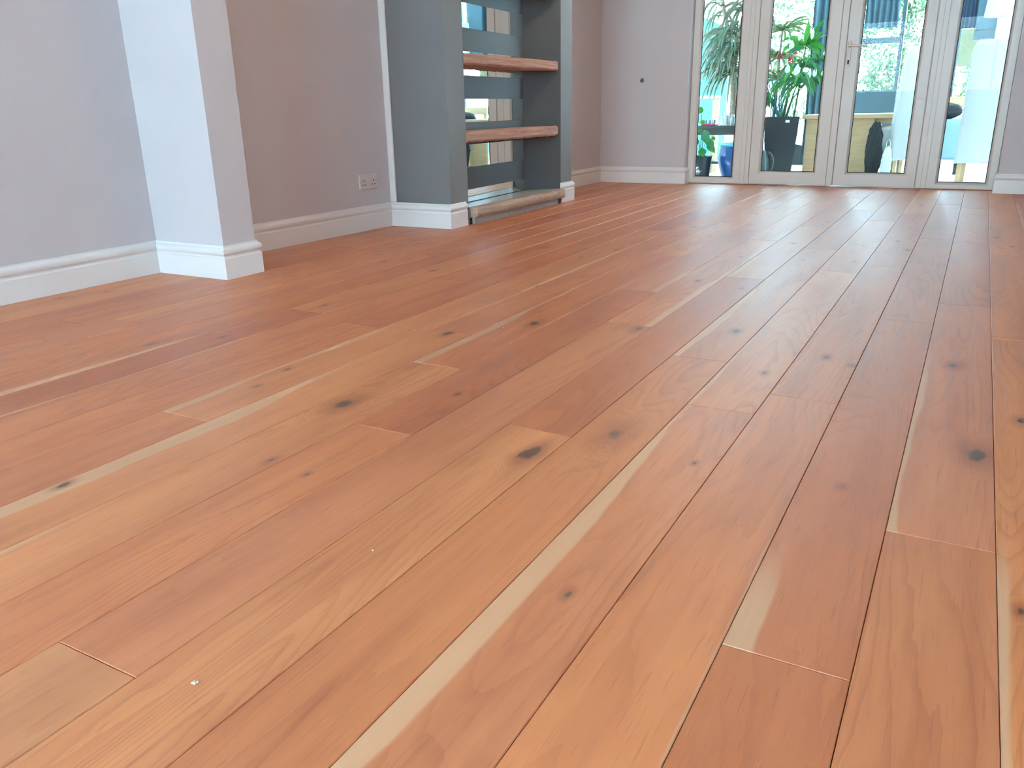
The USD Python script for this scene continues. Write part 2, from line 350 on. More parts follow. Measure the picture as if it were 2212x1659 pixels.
struct('wall_left_far', extrude([(-3.5, 6.06), (-3.27, 6.06), (-3.27, 7.67), (-3.5, 7.67)], 0, CEIL), M['wall'], 'short painted wall beyond the chimney breast in the far left corner', 'wall')
struct('wall_back', join(extrude([(-3.5, 7.67), (-2.41, 7.67), (-2.41, 7.95), (-3.5, 7.95)], 0, CEIL), box(-2.41, 0.165, 7.67, 7.95, 2.16, CEIL), extrude([(0.165, 7.55), (1.15, 7.55), (1.15, 7.95), (0.165, 7.95)], 0, CEIL)), M['wall'], 'pale painted end wall around the glazed garden doors', 'wall')
struct('wall_right', box(1.0, 1.15, FW, 7.55, 0, CEIL), M['wall'], 'plain painted wall along the right of the room', 'wall')
struct('ceiling', box(-3.5, 1.15, FW - .15, 7.95, CEIL, CEIL + 0.12), M['ceiling'], 'plain white ceiling', 'ceiling')
# the street end of the room, behind the camera, with its broad window
FX0, FX1, FZ0, FZ1 = -2.5, 0.9, 0.85, 2.3
fwall = man(box(-3.5, 1.15, FW - .15, FW, 0, CEIL)) - man(box(FX0, FX1, FW - .3, FW + .1, FZ0, FZ1))
struct('wall_front', tri(fwall), M['wall'], 'painted wall behind the camera around the broad front window', 'wall')
win = thing('window_3', 'broad front window behind the camera', 'window', kind='structure')
obj('frame', join(*[box(x, x + .05, FW - .12, FW - .05, FZ0, FZ1) for x in np.linspace(FX0, FX1 - .05, 5)], box(FX0, FX1, FW - .12, FW - .05, FZ0, FZ0 + .05), box(FX0, FX1, FW - .12, FW - .05, FZ1 - .05, FZ1)), M['pvc'], win)
for x in np.linspace(FX0, FX1 - .05, 5)[:-1]:
    obj('pane', box(x + .05, x + (FX1 - FX0 - .05) / 4, FW - .09, FW - .08, FZ0 + .05, FZ1 - .05), M['glass'], win)
struct('trim_1', cbox(-3.289, -3.243, 4.274, 4.2895, 0.15, CEIL, 0.003), M['white'], 'thin white vertical corner bead where alcove wall meets grey chimney breast', 'trim')

# skirting boards
PROF = [(0, 0), (.0185, 0), (.0185, .091), (.0165, .0945), (.0135, .0965), (.0125, .100), (.0128, .104), (.0150, .1075), (.0185, .1110), (.0208, .1165), (.0215, .1225), (.0205, .1290), (.0180, .1345), (.0140, .1385), (.0095, .1410), (.0075, .1440), (.0070, .1500), (0, .1500)]
def sweep(path, groups):
    path = [np.array(p, float) for p in path]
    dirs = [(b - a) / np.linalg.norm(b - a) for a, b in zip(path, path[1:])]
    nr = [np.array([d[1], -d[0]]) for d in dirs]
    mit = []
    for i in range(len(path)):
        if i == 0: mit.append(nr[0])
        elif i == len(path) - 1: mit.append(nr[-1])
        else:
            s = nr[i - 1] + nr[i]; mit.append(s / (s @ nr[i]))
    for name, label, segs in groups:
        parts = []
        for s in segs:
            n, V, F = len(PROF), [], []
            for i in (s, s + 1):
                for d, z in PROF: V.append((*(path[i] + mit[i] * d), z + 0.0005))
            for k in range(n):
                q = (k + 1) % n; F += [(k, q, n + q), (k, n + q, n + k)]
            caps = trimesh.creation.triangulate_polygon(__import__('shapely').Polygon(PROF), engine='earcut')[1]
            F += [tuple(c[::-1]) for c in caps] + [tuple(c + n) for c in caps]
            t = trimesh.Trimesh(np.array(V), np.array(F), process=False)
            t.fix_normals(); parts.append(t)
        struct(name, join(*parts), M['white'], label, 'skirting board', smooth=35)
sweep([(-3.34, FW + .01), (-3.34, 2.522), (-2.89, 2.522), (-2.89, 2.71), (-3.338, 2.71), (-3.287, 4.274), (-2.83, 4.274), (-2.83, 4.455)],
      [('baseboard_left', 'white moulded skirting board along the left wall up to the pier', [0]), ('baseboard_pilaster', 'white moulded skirting board wrapped around the projecting pier', [1, 2, 3]),
       ('baseboard_alcove', 'white moulded skirting board under the double socket in the alcove', [4]), ('baseboard_chimney', 'white skirting board around the near corner of the grey chimney breast', [5, 6])])
sweep([(-2.83, 5.852), (-2.83, 6.06), (-3.27, 6.06), (-3.27, 7.67), (-2.41, 7.67), (-2.41, 7.765)],
      [('baseboard_chimney_far', 'short white skirting block right of the hearth on the chimney breast', [0, 1]), ('baseboard_left_far', 'white skirting board on the short wall in the far left corner', [2]), ('baseboard_back', 'white skirting board on the end wall left of the glazed doors', [3, 4])])
sweep([(0.165, 7.765), (0.165, 7.55), (0.999, 7.55)], [('baseboard_back_right', 'white skirting board on the wall right of the glazed doors', [0, 1])])

# flush ceiling lamps, one in each half of the room
for k, (x, y) in enumerate(((-1.85, 3.1), (-1.95, 5.7))):
    t = thing('ceiling_light', ['round flush ceiling lamp above the near half of the room', 'round flush ceiling lamp above the far half of the room'][k], 'lamp', (x, y, CEIL))
    obj('base', lathe([(0, -.03), (.215, -.03), (.22, -.02), (.22, 0), (0, 0)], 48), M['white'], t, smooth=40)
    obj('diffuser', lathe([(0, -.052), (.12, -.050), (.18, -.044), (.20, -.0305), (0, -.0305)], 48), usdkit.material(stage, f'/World/Looks/lamp_diffuser_{k}', {'e': ('emission', {'color': LAMP_COLOR, 'strength': LAMP_STRENGTH[k]})}, [], surface='e.emission'), t, smooth=40)

# ------------------------------------------------------------------ niche: hearth, shelves, mirror strips
def roughen(tm, amp, scale, seed, keep=None):
    v = np.array(tm.vertices); n = (meshkit.fbm(v * scale, 4, seed) - 0.5) * 2
    n2 = (meshkit.fbm(v * scale + 31.7, 4, seed + 5) - 0.5) * 2
    w = np.ones(len(v)) if keep is None else keep(v)
    v[:, 0] += n * amp * w; v[:, 2] += n2 * amp * w
    tm.vertices = v; return tm

def slab_mesh(y0, y1, x_front, z0, z1, r, end_r):
    """shelf: plan with a rounded far front corner, roughly hewn front edge"""
    pts = [(x_front, y0)]
    pts += [(x_front - end_r + end_r * math.cos(a), y1 - end_r + end_r * math.sin(a)) for a in np.linspace(0, math.pi / 2, 7)]
    pts += [(bx(NYB) + .05, NYB + .03), (bx(NYB - .02) + .004, NYB - .02), (bx(y0) + .004, y0)]
    cs = m3.CrossSection([np.array(pts)], m3.FillRule.NonZero)
    layers = []
    for z, off in ((z0, -r), (z0 + r * .3, -r * .3), (z0 + r, 0), ):
        layers.append((z, off))
    solid = None
    for (za, oa), (zb, ob) in (((z0, r), (z0 + r, 0)), ((z0 + r, 0), (z1 - r, 0)), ((z1 - r, 0), (z1, r))):
        # tapered layers from hulls of thin slices of the same outline, moved back from the front
        A = m3.Manifold.extrude(cs, 1e-4).translate((-oa, 0, za)); B = m3.Manifold.extrude(cs, 1e-4).translate((-ob, 0, zb - 1e-4))
        h = m3.Manifold.batch_hull([A, B]); solid = h if solid is None else solid + h
    clip = m3.Manifold.extrude(m3.CrossSection([np.array([(-2.6, y0), (-2.6, NY1 - .006), (-2.83, NY1 - .006), (bx(NYB) + .0065, NYB - .006), (bx(y0) + .0065, y0)])], m3.FillRule.NonZero), 4).translate((0, 0, -1))
    solid = (solid ^ clip).refine_to_length(0.013)
    t = tri(solid)
    return roughen(t, 0.0065, 22.0, int(z0 * 1000), lambda v: np.clip((v[:, 0] - (x_front - .05)) / .03, 0, 1) * np.clip((v[:, 1] - y0 - .002) / .02, 0, 1))

for z0, z1, which in ((0.508, 0.578, 'lower rough-edged pinkish timber shelf in the grey niche'), (0.970, 1.036, 'middle rough-edged pinkish timber shelf in the grey niche'), (1.452, 1.52, 'topmost timber shelf in the grey niche, cut off by the frame')):
    t = thing('niche_shelf', which, 'shelf')
    obj('board', slab_mesh(NY0 + .003, 5.822, -2.822, z0, z1, 0.012, 0.030), M['shelf'], t, smooth=50)
nums = ['lowest', 'second', 'third', 'fourth', 'fifth']
for k, zc in enumerate((0.120, 0.4125, 0.7015, 0.992, 1.278)):
    y0, y1 = NY0 + .004, NYB - .006
    z0, z1 = (zc - .0735, zc + .0735) if k else (0.114, 0.1935)
    t = extrude([(bx(y0) + .0022, y0), (bx(y1) + .0022, y1), (bx(y1) + .005, y1), (bx(y0) + .005, y0)], z0, z1)
    p = obj('mirror_strip', t, M['mirror'])
    tag(p, f'{["lowest narrow", "second lowest", "middle", "second highest", "highest"][k]} mirror strip across the back of the grey niche', 'mirror', 'mirror strips in the niche')
h = thing('fireplace_hearth', 'low hearth with grey slab and rounded stone edge at the foot of the niche', 'hearth')
obj('slab', extrude([(-2.825, NY0 + .003), (-2.825, NY1 - .01), (bx(NYB) + .004, NYB - .004), (bx(NY0) + .002, NY0 + .003)], 0.0, 0.108), M['slab'], h)
def bull(y0, y1, seed, e0=0.0, e1=0.0):
    prof = [(-2.8245, .040), (-2.793, .040)] + [(-2.793 + .027 * math.cos(a), .074 + .034 * math.sin(a)) for a in np.linspace(-1.3, 1.45, 9)] + [(-2.8245, .109)]
    cs = m3.CrossSection([np.array([(x, z) for x, z in prof])], m3.FillRule.NonZero)
    s = m3.Manifold.extrude(cs, y1 - y0 - .003).rotate((90, 0, 0)).translate((0, y1 - .0015, 0))
    if e1:
        q = s; r = e1
        c = m3.Manifold.cylinder(1, r, r, 40).translate((-2.767 - r, y1 - r, -.2))
        keep = m3.Manifold.batch_hull([c, m3.Manifold.cube((.2, .01, 1)).translate((-2.767 - .2, y0, -.2)), m3.Manifold.cube((.01, y1 - y0 - .002, 1)).translate((-2.9, y0, -.2))])
        s = s ^ keep
    t = tri(s.refine_to_length(0.012))
    return roughen(t, 0.004, 26.0, seed, lambda v: np.clip((v[:, 0] + 2.822) / .01, 0, 1))
for y0, y1, sd, e in ((4.505, 5.375, 3, 0), (5.378, 5.70, 4, 0), (5.703, 5.835, 5, .03)):
    obj('edge_stone', bull(y0, y1, sd, e1=e), M['bullnose'], h, smooth=50)
obj('plinth', box(-2.824, -2.801, 4.522, 5.755, 0.0, 0.0395), M['plinth'], h)
obj('dark_recess', box(-2.8245, -2.822, 4.497, 5.85, 0.0, 0.0395), M['black'], h)

# ------------------------------------------------------------------ double socket and the round cable plate
ang = math.atan2(-3.287 + 3.338, 4.29 - 2.71)
t = thing('wall_socket', 'white double power socket low on the alcove wall', 'power socket', (-3.2972, 4.065, 0.296), -ang)
W2, H2 = 0.083, 0.045
obj('plate', cbox(0.0005, .011, -W2, W2, -H2, H2, .0025), M['plastic'], t)
for s in (-1, 1):
    obj('rocker_switch', cbox(.0105, .0155, s * .012 - .006, s * .012 + .006, .008, .030, .0015), M['plastic'], t)
    for (dy, dz, w, hh) in ((0, .006, .0028, .0055), (-.012, -.018, .004, .0028), (.012, -.018, .004, .0028)):
        obj('pin_hole', box(.0112, .0118, s * .045 + dy - w, s * .045 + dy + w, dz - hh, dz + hh), M['black'], t)
    obj('screw', lathe([(0, 0), (.003, 0), (.003, .0006), (0, .0006)], 12), M['metal'], t)
    UsdGeom.Xformable(stage.GetPrimAtPath(str(t.GetPath()) + ('/screw' if s < 0 else '/screw_001'))).AddTransformOp().Set(Gf.Matrix4d(0, 1, 0, 0, 0, 0, 1, 0, 1, 0, 0, 0, .0112, s * .072, 0, 1))
t = thing('cable_outlet', 'small round grey cable outlet on the end wall left of the doors', 'outlet', (-2.852, 7.67, 0.936))
ring = lathe([(.009, .0005), (.019, .0005), (.0205, .003), (.019, .006), (.012, .007), (.009, .004)], 28); ring.apply_transform(trimesh.transformations.rotation_matrix(math.pi / 2, (1, 0, 0)))
obj('ring', ring, M['metal'], t, smooth=40)
c = lathe([(0, .0005), (.009, .0005), (.009, .003), (0, .003)], 20); c.apply_transform(trimesh.transformations.rotation_matrix(math.pi / 2, (1, 0, 0)))
obj('hole', c, M['black'], t)
obj('plug_pin', tube([(0.004, -.002, .002), (.005, -.014, .0), (.006, -.02, -.006)], .0035), M['metal'], t, smooth=True)

# ------------------------------------------------------------------ garden doors
DY, DT = 7.775, 2.14
def frame_rect(x0, x1, z0, z1, g, y0, y1, c=.004):
    """rectangular frame around the opening g=(gx0,gx1,gz0,gz1)"""
    o = man(cbox(x0, x1, y0, y1, z0, z1, c)) - man(box(g[0], g[1], y0 - .1, y1 + .1, g[2], g[3]))
    return tri(o)
def bead(g, y_out, y_in, w):
    """sloping glazing bead: from the sash face in to the glass"""
    parts = []
    x0, x1, z0, z1 = g
    outer = [(x0 - w, z0 - w), (x1 + w, z0 - w), (x1 + w, z1 + w), (x0 - w, z1 + w)]; inner = [(x0, z0), (x1, z0), (x1, z1), (x0, z1)]
    V = [(x, y_out, z) for x, z in outer] + [(x, y_in, z) for x, z in inner] + [(x, y_in, z) for x, z in outer]
    F = []
    for k in range(4):
        q = (k + 1) % 4
        F += [(k, q, 4 + q, 4 + k), (4 + k, 4 + q, 8 + q, 8 + k), (8 + k, 8 + q, q, k)]
    return meshkit.arrays((np.array(V), np.array(F)))[:2]
def gasket(g, y, w=.005):
    x0, x1, z0, z1 = g
    return join(box(x0, x0 + w, y - .003, y + .003, z0, z1), box(x1 - w, x1, y - .003, y + .003, z0, z1), box(x0, x1, y - .003, y + .003, z0, z0 + w), box(x0, x1, y - .003, y + .003, z1 - w, z1))
def glazed(t, x0, x1, z0, z1, g, y0, y1):
    w = .017
    gw = (g[0] - w, g[1] + w, g[2] - w, g[3] + w)
    obj('frame', frame_rect(x0, x1, z0, z1, gw, y0, y1), M['pvc'], t)
    obj('glazing_bead', bead(g, y0 + .002, y0 + .026, w), M['pvc'], t)
    obj('gasket', gasket(g, y0 + .023), M['gasket'], t)
    obj('pane', box(g[0] + .001, g[1] - .001, y0 + .026, y0 + .030, g[2] + .001, g[3] - .001), M['glass'], t)
struct('trim_2', join(box(-1.829, -1.819, DY + .015, DY + .075, .003, DT), box(-1.148, -1.142, DY + .052, DY + .075, .003, DT), box(-.433, -.423, DY + .015, DY + .075, .003, DT), box(-2.41, .165, 7.83, 7.95, DT, 2.16), box(-2.41, .165, 7.80, 7.95, -.03, 0.002)), M['pvc'], 'white head and threshold of the glazed garden doors', 'trim')
t = thing('window_1', 'narrow left glazed side panel beside the garden doors', 'window', kind='structure')
glazed(t, -2.409, -1.826, 0.003, DT, (-2.336, -1.987, .062, DT - .07), DY, DY + .07)
obj('mullion_cover', cbox(-1.905, -1.865, DY - .006, DY - .0005, .003, DT, .003), M['pvc'], t)
t = thing('window_2', 'narrow right glazed side panel beside the garden doors', 'window', kind='structure')
glazed(t, -.426, .164, 0.003, DT, (-.263, .092, .056, DT - .07), DY, DY + .07)
obj('mullion_cover', cbox(-.385, -.345, DY - .006, DY - .0005, .003, DT, .003), M['pvc'], t)
t = thing('door_1', 'left leaf of the white glazed garden doors', 'door', kind='structure')
glazed(t, -1.822, -1.146, 0.008, DT - .002, (-1.722, -1.257, .122, DT - .1), DY - .004, DY + .066)
t = thing('door_2', 'right leaf of the white glazed garden doors, with lever handle and keyhole', 'door', kind='structure')
glazed(t, -1.088, -.430, 0.008, DT - .002, (-.978, -.522, .122, DT - .1), DY - .004, DY + .066)
obj('meeting_strip', cbox(-1.144, -1.090, DY - .014, DY + .05, .008, DT - .002, .005), M['pvc'], t)
YF = DY - .004
obj('handle_plate', rbox(-1.076, -1.046, YF - .011, YF - .0005, .985, 1.19, .005), M['pvc'], t, smooth=40)
obj('handle', join(tube([(-1.061, YF - .010, 1.152), (-1.061, YF - .045, 1.152), (-1.055, YF - .052, 1.152)], .009), tube([(-1.066, YF - .05, 1.152), (-1.0, YF - .05, 1.150), (-.94, YF - .048, 1.143), (-.918, YF - .046, 1.140)], [.0085, .0095, .0095, .0085], 10)), M['pvc'], t, smooth=50)
obj('keyhole', join(box(-1.067, -1.055, YF - .0125, YF - .0105, 1.008, 1.034), lathe([(0, 0), (.008, 0), (.008, .002), (0, .002)], 16, (-1.061, 0, 0)).apply_transform(trimesh.transformations.rotation_matrix(math.pi / 2, (1, 0, 0))).apply_translation((0, YF - .0105, 1.034))), M['black'], t)

# ------------------------------------------------------------------ conservatory shell
M['tile'] = look('pale_floor_tile', (0.72, 0.68, 0.60), 0.35, 0.05, 5.0)
M['paving'] = look('garden_paving', (0.52, 0.50, 0.46), 0.8, 0.12, 4.0)
M['slate'] = look('blue_grey_frame', (0.055, 0.095, 0.115), 0.5, 0.05)
M['curtain'] = look('blue_grey_cloth', (0.085, 0.155, 0.19), 0.9, 0.08)
M['navy'] = look('navy_blind', (0.028, 0.055, 0.095), 0.8, 0.05)
M['turq'] = look('turquoise_paint', (0.055, 0.40, 0.52), 0.5, 0.06, 2.0)
M['linen'] = look('white_cover_cloth', (0.55, 0.56, 0.56), 0.9, 0.02, 5.0)
M['cobalt'] = look('cobalt_glaze', (0.018, 0.075, 0.235), 0.18, 0.15, 8.0)
M['charcoal'] = look('charcoal_planter', (0.022, 0.028, 0.033), 0.22, 0.1)
M['darkwood'] = look('dark_stained_wood', (0.022, 0.018, 0.016), 0.35, 0.2)
M['soil'] = look('potting_soil', (0.05, 0.035, 0.025), 0.95, 0.3, 60)
M['bark'] = look('trunk_bark', (0.22, 0.17, 0.13), 0.9, 0.35, 40, .003, 60)
M['black_cloth'] = look('black_cloth', (0.012, 0.015, 0.018), 0.85, 0.2)
M['bag'] = look('white_plastic_bag', (0.70, 0.75, 0.76), 0.3, 0.03)
M['paleblue'] = look('pale_blue_cloth', (0.22, 0.33, 0.41), 0.9, 0.05)
M['steel'] = look('grey_glazed_pot', (0.07, 0.09, 0.095), 0.15, 0.2)
M['cream'] = look('cream_petal', (0.78, 0.74, 0.60), 0.6, 0.05)
M['petal'] = look('white_petal', (0.85, 0.88, 0.85), 0.5, 0.03)
M['redpetal'] = look('red_petal', (0.36, 0.02, 0.03), 0.5, 0.1)
M['clay'] = look('clay_pot', (0.40, 0.22, 0.17), 0.8, 0.1)
M['render'] = look('white_render', (0.80, 0.80, 0.77), 0.85, 0.04)
M['wicker'] = look('woven_wicker', (0.20, 0.205, 0.10), 0.8, 0.45, 55)
M['dry'] = leafy('dry_leaf', (0.085, 0.085, 0.05), (0.20, 0.20, 0.13), 0.55, 0.3)
M['yucca'] = leafy('strap_leaf', (0.05, 0.095, 0.05), (0.12, 0.18, 0.11), 0.45, 0.3)
M['green'] = leafy('bright_leaf', (0.025, 0.15, 0.018), (0.06, 0.26, 0.03), 0.3, 0.4)
M['deep'] = leafy('deep_leaf', (0.03, 0.13, 0.05), (0.05, 0.20, 0.07), 0.3, 0.3)
M['stripe'] = leafy('striped_leaf', (0.05, 0.10, 0.03), (0.20, 0.23, 0.10), 0.5, 0.4, 30)
M['teal'] = leafy('blue_green_stem', (0.03, 0.14, 0.14), (0.06, 0.22, 0.20), 0.4, 0.2)
M['bush'] = leafy('garden_leaf', (0.018, 0.05, 0.018), (0.06, 0.105, 0.04), 0.5, 0.4, 2.5)

CF = -0.03
cf = UsdGeom.Xform.Define(stage, '/World/floor_conservatory').GetPrim()
tag(cf, 'pale tiled floor of the garden room beyond the glazed doors', 'floor', kind='structure')
obj('bed', box(-4.1, 1.5, 7.951, 11.4, CF - .06, CF - .012), M['render'], cf)
for i in range(12):
    for j in range(7):
        x, y = -4.38 + .49 * i, 7.951 + .4925 * j
        obj('tile', cbox(x + .002, x + .488, y + .002, y + .490, CF - .012, CF, .0015), M['tile'], cf)
struct('ground', box(-30, 30, 11.5, 45, CF - .25, CF - .05), M['paving'], 'sunlit pale garden paving beyond the conservatory', 'ground')
# glazed end wall: posts, rails, low wall
ew = thing('window_4', 'glazed end of the conservatory with slim posts seen through the garden doors', 'window', kind='structure')
for x in (-4.1, -3.78, -2.86): obj('post', cbox(x, x + .07, 11.36, 11.44, CF, 2.4), M['pvc'], ew)
for x0, x1 in ((-1.50, -1.43), (-1.005, -.965), (-.765, -.70), (-.46, -.36), (.35, .42), (1.43, 1.5)): obj('post', cbox(x0, x1, 11.36, 11.44, CF, 2.4), M['slate'], ew)
obj('head_rail', cbox(-4.1, 1.5, 11.34, 11.45, 2.4, 2.5), M['pvc'], ew)
obj('transom', cbox(-1.43, -1.005, 11.37, 11.43, 1.37, 1.435), M['slate'], ew)
obj('low_wall', box(-1.50, -.965, 11.34, 11.46, CF, .84), M['slate'], ew)
obj('low_wall', box(-.46, 1.5, 11.34, 11.46, CF, .58), M['render'], ew)
for x0, x1, z0 in ((-3.71, -2.86, CF), (-2.79, -1.50, CF), (-1.43, -1.005, .84), (-.965, -.765, CF), (-.36, .35, .58), (.42, 1.43, .58)): obj('pane', box(x0, x1, 11.398, 11.402, z0, 2.4), M['glass'], ew)
struct('wall_conservatory_left', box(-4.2, -4.1, 7.95, 11.46, CF, 2.5), M['render'], 'white side wall of the conservatory on the left', 'wall')
struct('wall_conservatory_right', box(1.5, 1.6, 7.95, 11.46, CF, .55), M['render'], 'low white side wall of the conservatory on the right', 'wall')
sw = thing('window_5', 'glazed right side of the conservatory above its low wall', 'window', kind='structure')
for i in range(5):
    y = 7.95 + i * .865
    obj('post', cbox(1.5, 1.57, y, y + .05, .55, 2.5), M['pvc'], sw)
    if i < 4: obj('pane', box(1.533, 1.537, y + .05, y + .865, .55, 2.5), M['tinted'], sw)
roof = thing('ceiling_conservatory', 'glazed conservatory roof on white rafters', 'roof', kind='structure')
for i in range(8):
    x = -4.1 + i * .79
    obj('rafter', box(x, x + .05, 7.96, 11.45, 2.5, 2.58), M['pvc'], roof)
    if i < 7: obj('pane', box(x + .05, x + .79, 7.96, 11.45, 2.53, 2.536), M['tinted'], roof)
struct('wall_garden', box(-6.5, -3.42, 14.3, 14.5, CF - .05, 1.0), M['render'], 'white rendered garden wall beyond the conservatory', 'wall')

def placed(loc, rz=0.0): return loc, rz
# curtain bundle (the dark pillar between the left door's palm and the table)
def pleated(x0, x1, y, z0, z1, amp, waves, n=60, rows=6, gather=0.0):
    V, F = [], []
    for j in range(rows):
        s = j / (rows - 1)
        for i in range(n):
            u = i / (n - 1); k = 1 - gather * math.sin(math.pi * s)
            x = (x0 + x1) / 2 + (u - .5) * (x1 - x0) * k + .006 * math.sin(7 * s + 9 * u)
            V.append((x, y + amp * math.sin(2 * math.pi * waves * u + .8 * s), z0 + (z1 - z0) * s))
    for j in range(rows - 1):
        for i in range(n - 1):
            a = j * n + i; F.append((a, a + 1, a + n + 1, a + n))
    V, F = np.array(V), np.array(F)
    Vb = V + (0, .006, 0); nv = len(V)
    rim = []
    for i in range(n - 1): rim += [(i + 1, i, i + nv, i + 1 + nv), ((rows - 1) * n + i, (rows - 1) * n + i + 1, (rows - 1) * n + i + 1 + nv, (rows - 1) * n + i + nv)]
    return (np.vstack([V, Vb]), np.vstack([F, F[:, ::-1] + nv, np.array(rim)]))
def cloth(name, label, cat, mat, *a, **k):
    p = obj(name, pleated(*a, **k), mat, smooth=True); return tag(p, label, cat)
cloth('curtain', 'tall blue-grey curtain hanging behind the palm in the left garden door', 'curtain', M['curtain'], -1.81, -1.44, 10.22, .05, 2.35, .035, 5)
cloth('curtain', 'blue-grey gathered curtain hanging at the top of the right door pane', 'curtain', M['curtain'], -1.40, -1.02, 11.22, 1.53, 2.38, .03, 6)
cloth('curtain', 'dark navy striped hanging blind at the top of the right side panel', 'blind', M['navy'], -.42, -.20, 10.9, 1.45, 2.38, .012, 6)

# turquoise panel outside on the left
t = thing('garden_fence', 'turquoise garden panel with dark sloping top rail behind the left side panel', 'fence')
V = [(-4.6, 12.0, CF - .05), (-3.2, 12.0, CF - .05), (-3.2, 12.0, 1.62), (-4.6, 12.0, 2.28)]
pts = np.array(V + [(x, y + .05, z) for x, y, z in V])
obj('board', trimesh.convex.convex_hull(pts), M['turq'], t)
obj('rail', trimesh.convex.convex_hull(np.array([(x, y, z + dz) for x, z in ((-4.6, 2.28), (-3.2, 1.62)) for y in (11.97, 12.07) for dz in (0, .06)])), M['slate'], t)

# ------------------------------------------------------------------ covered dining chairs
def make_chair(label, loc, rz):
    """high-backed dining chair in a loose white cover; back at local y=0, seat towards +y"""
    t = thing('covered_chair', label, 'chair', loc, rz, 'white covered dining chairs')
    w = .21
    for x in (-w + .025, w - .025):
        obj('leg', trimesh.convex.convex_hull(np.array([(x + sx * a, y + sy * a, z) for (y, z, a) in ((.0, CF, .016), (.035, .44, .022)) for sx in (-1, 1) for sy in (-1, 1)])), M['beech'], t)
        obj('leg', trimesh.convex.convex_hull(np.array([(x + sx * a, .43 + sy * a, z) for (z, a) in ((CF, .016), (.42, .022)) for sx in (-1, 1) for sy in (-1, 1)])), M['beech'], t)
    obj('seat_rail', box(-w + .03, w - .03, .02, .045, .17, .225), M['beech'], t); obj('seat_rail', box(-w + .03, w - .03, .41, .435, .17, .225), M['beech'], t)
    # cover: back slab leaning, flaring slightly to the hem, seat with skirt
    nz, nx = 22, 18
    def sheet(yf):
        return [[None] * nx for _ in range(nz)]
    V, F = [], []
    ring_n = 44
    for j in range(nz):
        s = j / (nz - 1); z = .165 + s * (1.185 - .165)
        lean = -.085 * max(0, s - .28) ** 1.2
        fl = .020 * (1 - s) ** 2
        hw = (w + .006 + fl) * (1 - .10 * max(0, s - .55)); th = .045 + .012 * (1 - s)
        if s > .93: q = (s - .93) / .07; hw -= .03 * q ** 2; th -= .018 * q ** 2
        for i in range(ring_n):
            a = 2 * math.pi * i / ring_n
            c, sn = math.cos(a), math.sin(a)
            e = .35
            x = hw * math.copysign(abs(c) ** e, c); y = .03 + lean + th * math.copysign(abs(sn) ** e, sn)
            y += .006 * math.sin(9 * x * 4 + 2) * (1 - s) ** 2
            zz = z + (.014 * math.sin(5 * x + 1.0) if j == 0 else 0)
            V.append((x, y, zz))
    for j in range(nz - 1):
        for i in range(ring_n):
            a, b = j * ring_n + i, j * ring_n + (i + 1) % ring_n
            F += [(a, b, b + ring_n), (a, b + ring_n, a + ring_n)]
    top = len(V); V.append((0, .03 - .085 * .72 ** 1.2, 1.192))
    for i in range(ring_n): F.append(((nz - 1) * ring_n + i, (nz - 1) * ring_n + (i + 1) % ring_n, top))
    obj('back_cover', trimesh.Trimesh(np.array(V), np.array(F), process=False), M['linen'], t, smooth=60)
    sk = []
    V, F = [], []
    for j, (z, g) in enumerate(((.19, .016), (.30, .008), (.44, .0), (.465, -.006), (.475, -.03))):
        for i in range(40):
            a = 2 * math.pi * i / 40; c, sn = math.cos(a), math.sin(a)
            V.append(((w + g) * math.copysign(abs(c) ** .3, c), .27 + (.20 + g) * math.copysign(abs(sn) ** .3, sn), z + (.01 * math.sin(3 * a) if j == 0 else 0)))
    for j in range(4):
        for i in range(40):
            a, b = j * 40 + i, j * 40 + (i + 1) % 40; F += [(a, b, b + 40), (a, b + 40, a + 40)]
    top = len(V); V.append((0, .27, .478))
    for i in range(40): F.append((160 + i, 160 + (i + 1) % 40, top))
    obj('seat_cover', trimesh.Trimesh(np.array(V), np.array(F), process=False), M['linen'], t, smooth=60)
    return t
make_chair('white covered dining chair seen from behind in the right side panel', (.055, 8.50, 0), math.radians(-4))
make_chair('white covered dining chair standing at the table end in the right door', (-.55, 8.95, 0), math.radians(40))

# ------------------------------------------------------------------ table
t = thing('dining_table', 'beech table with slab legs behind the pair of garden doors', 'table')
obj('tabletop', cbox(-1.60, -.72, 8.92, 9.75, .552, .592, .004), M['beech'], t)
for x0, x1 in ((-1.56, -1.44), (-1.13, -.925)):
    obj('leg', cbox(x0, x1, 8.95, 9.0, CF, .552, .003), M['beech'], t)
    obj('leg', cbox(x0, x1, 9.66, 9.71, CF, .552, .003), M['beech'], t)
obj('apron', box(-.925, -.76, 9.0, 9.03, .50, .552), M['beech'], t)
t = thing('side_table', 'pale wooden side table behind the covered chair in the right side panel', 'table')
obj('tabletop', cbox(-.56, -.10, 10.2, 10.7, .64, .74, .004), M['beech'], t)
for x in (-.54, -.16):
    for y in (10.23, 10.63): obj('leg', box(x, x + .04, y, y + .04, CF, .64), M['beech'], t)
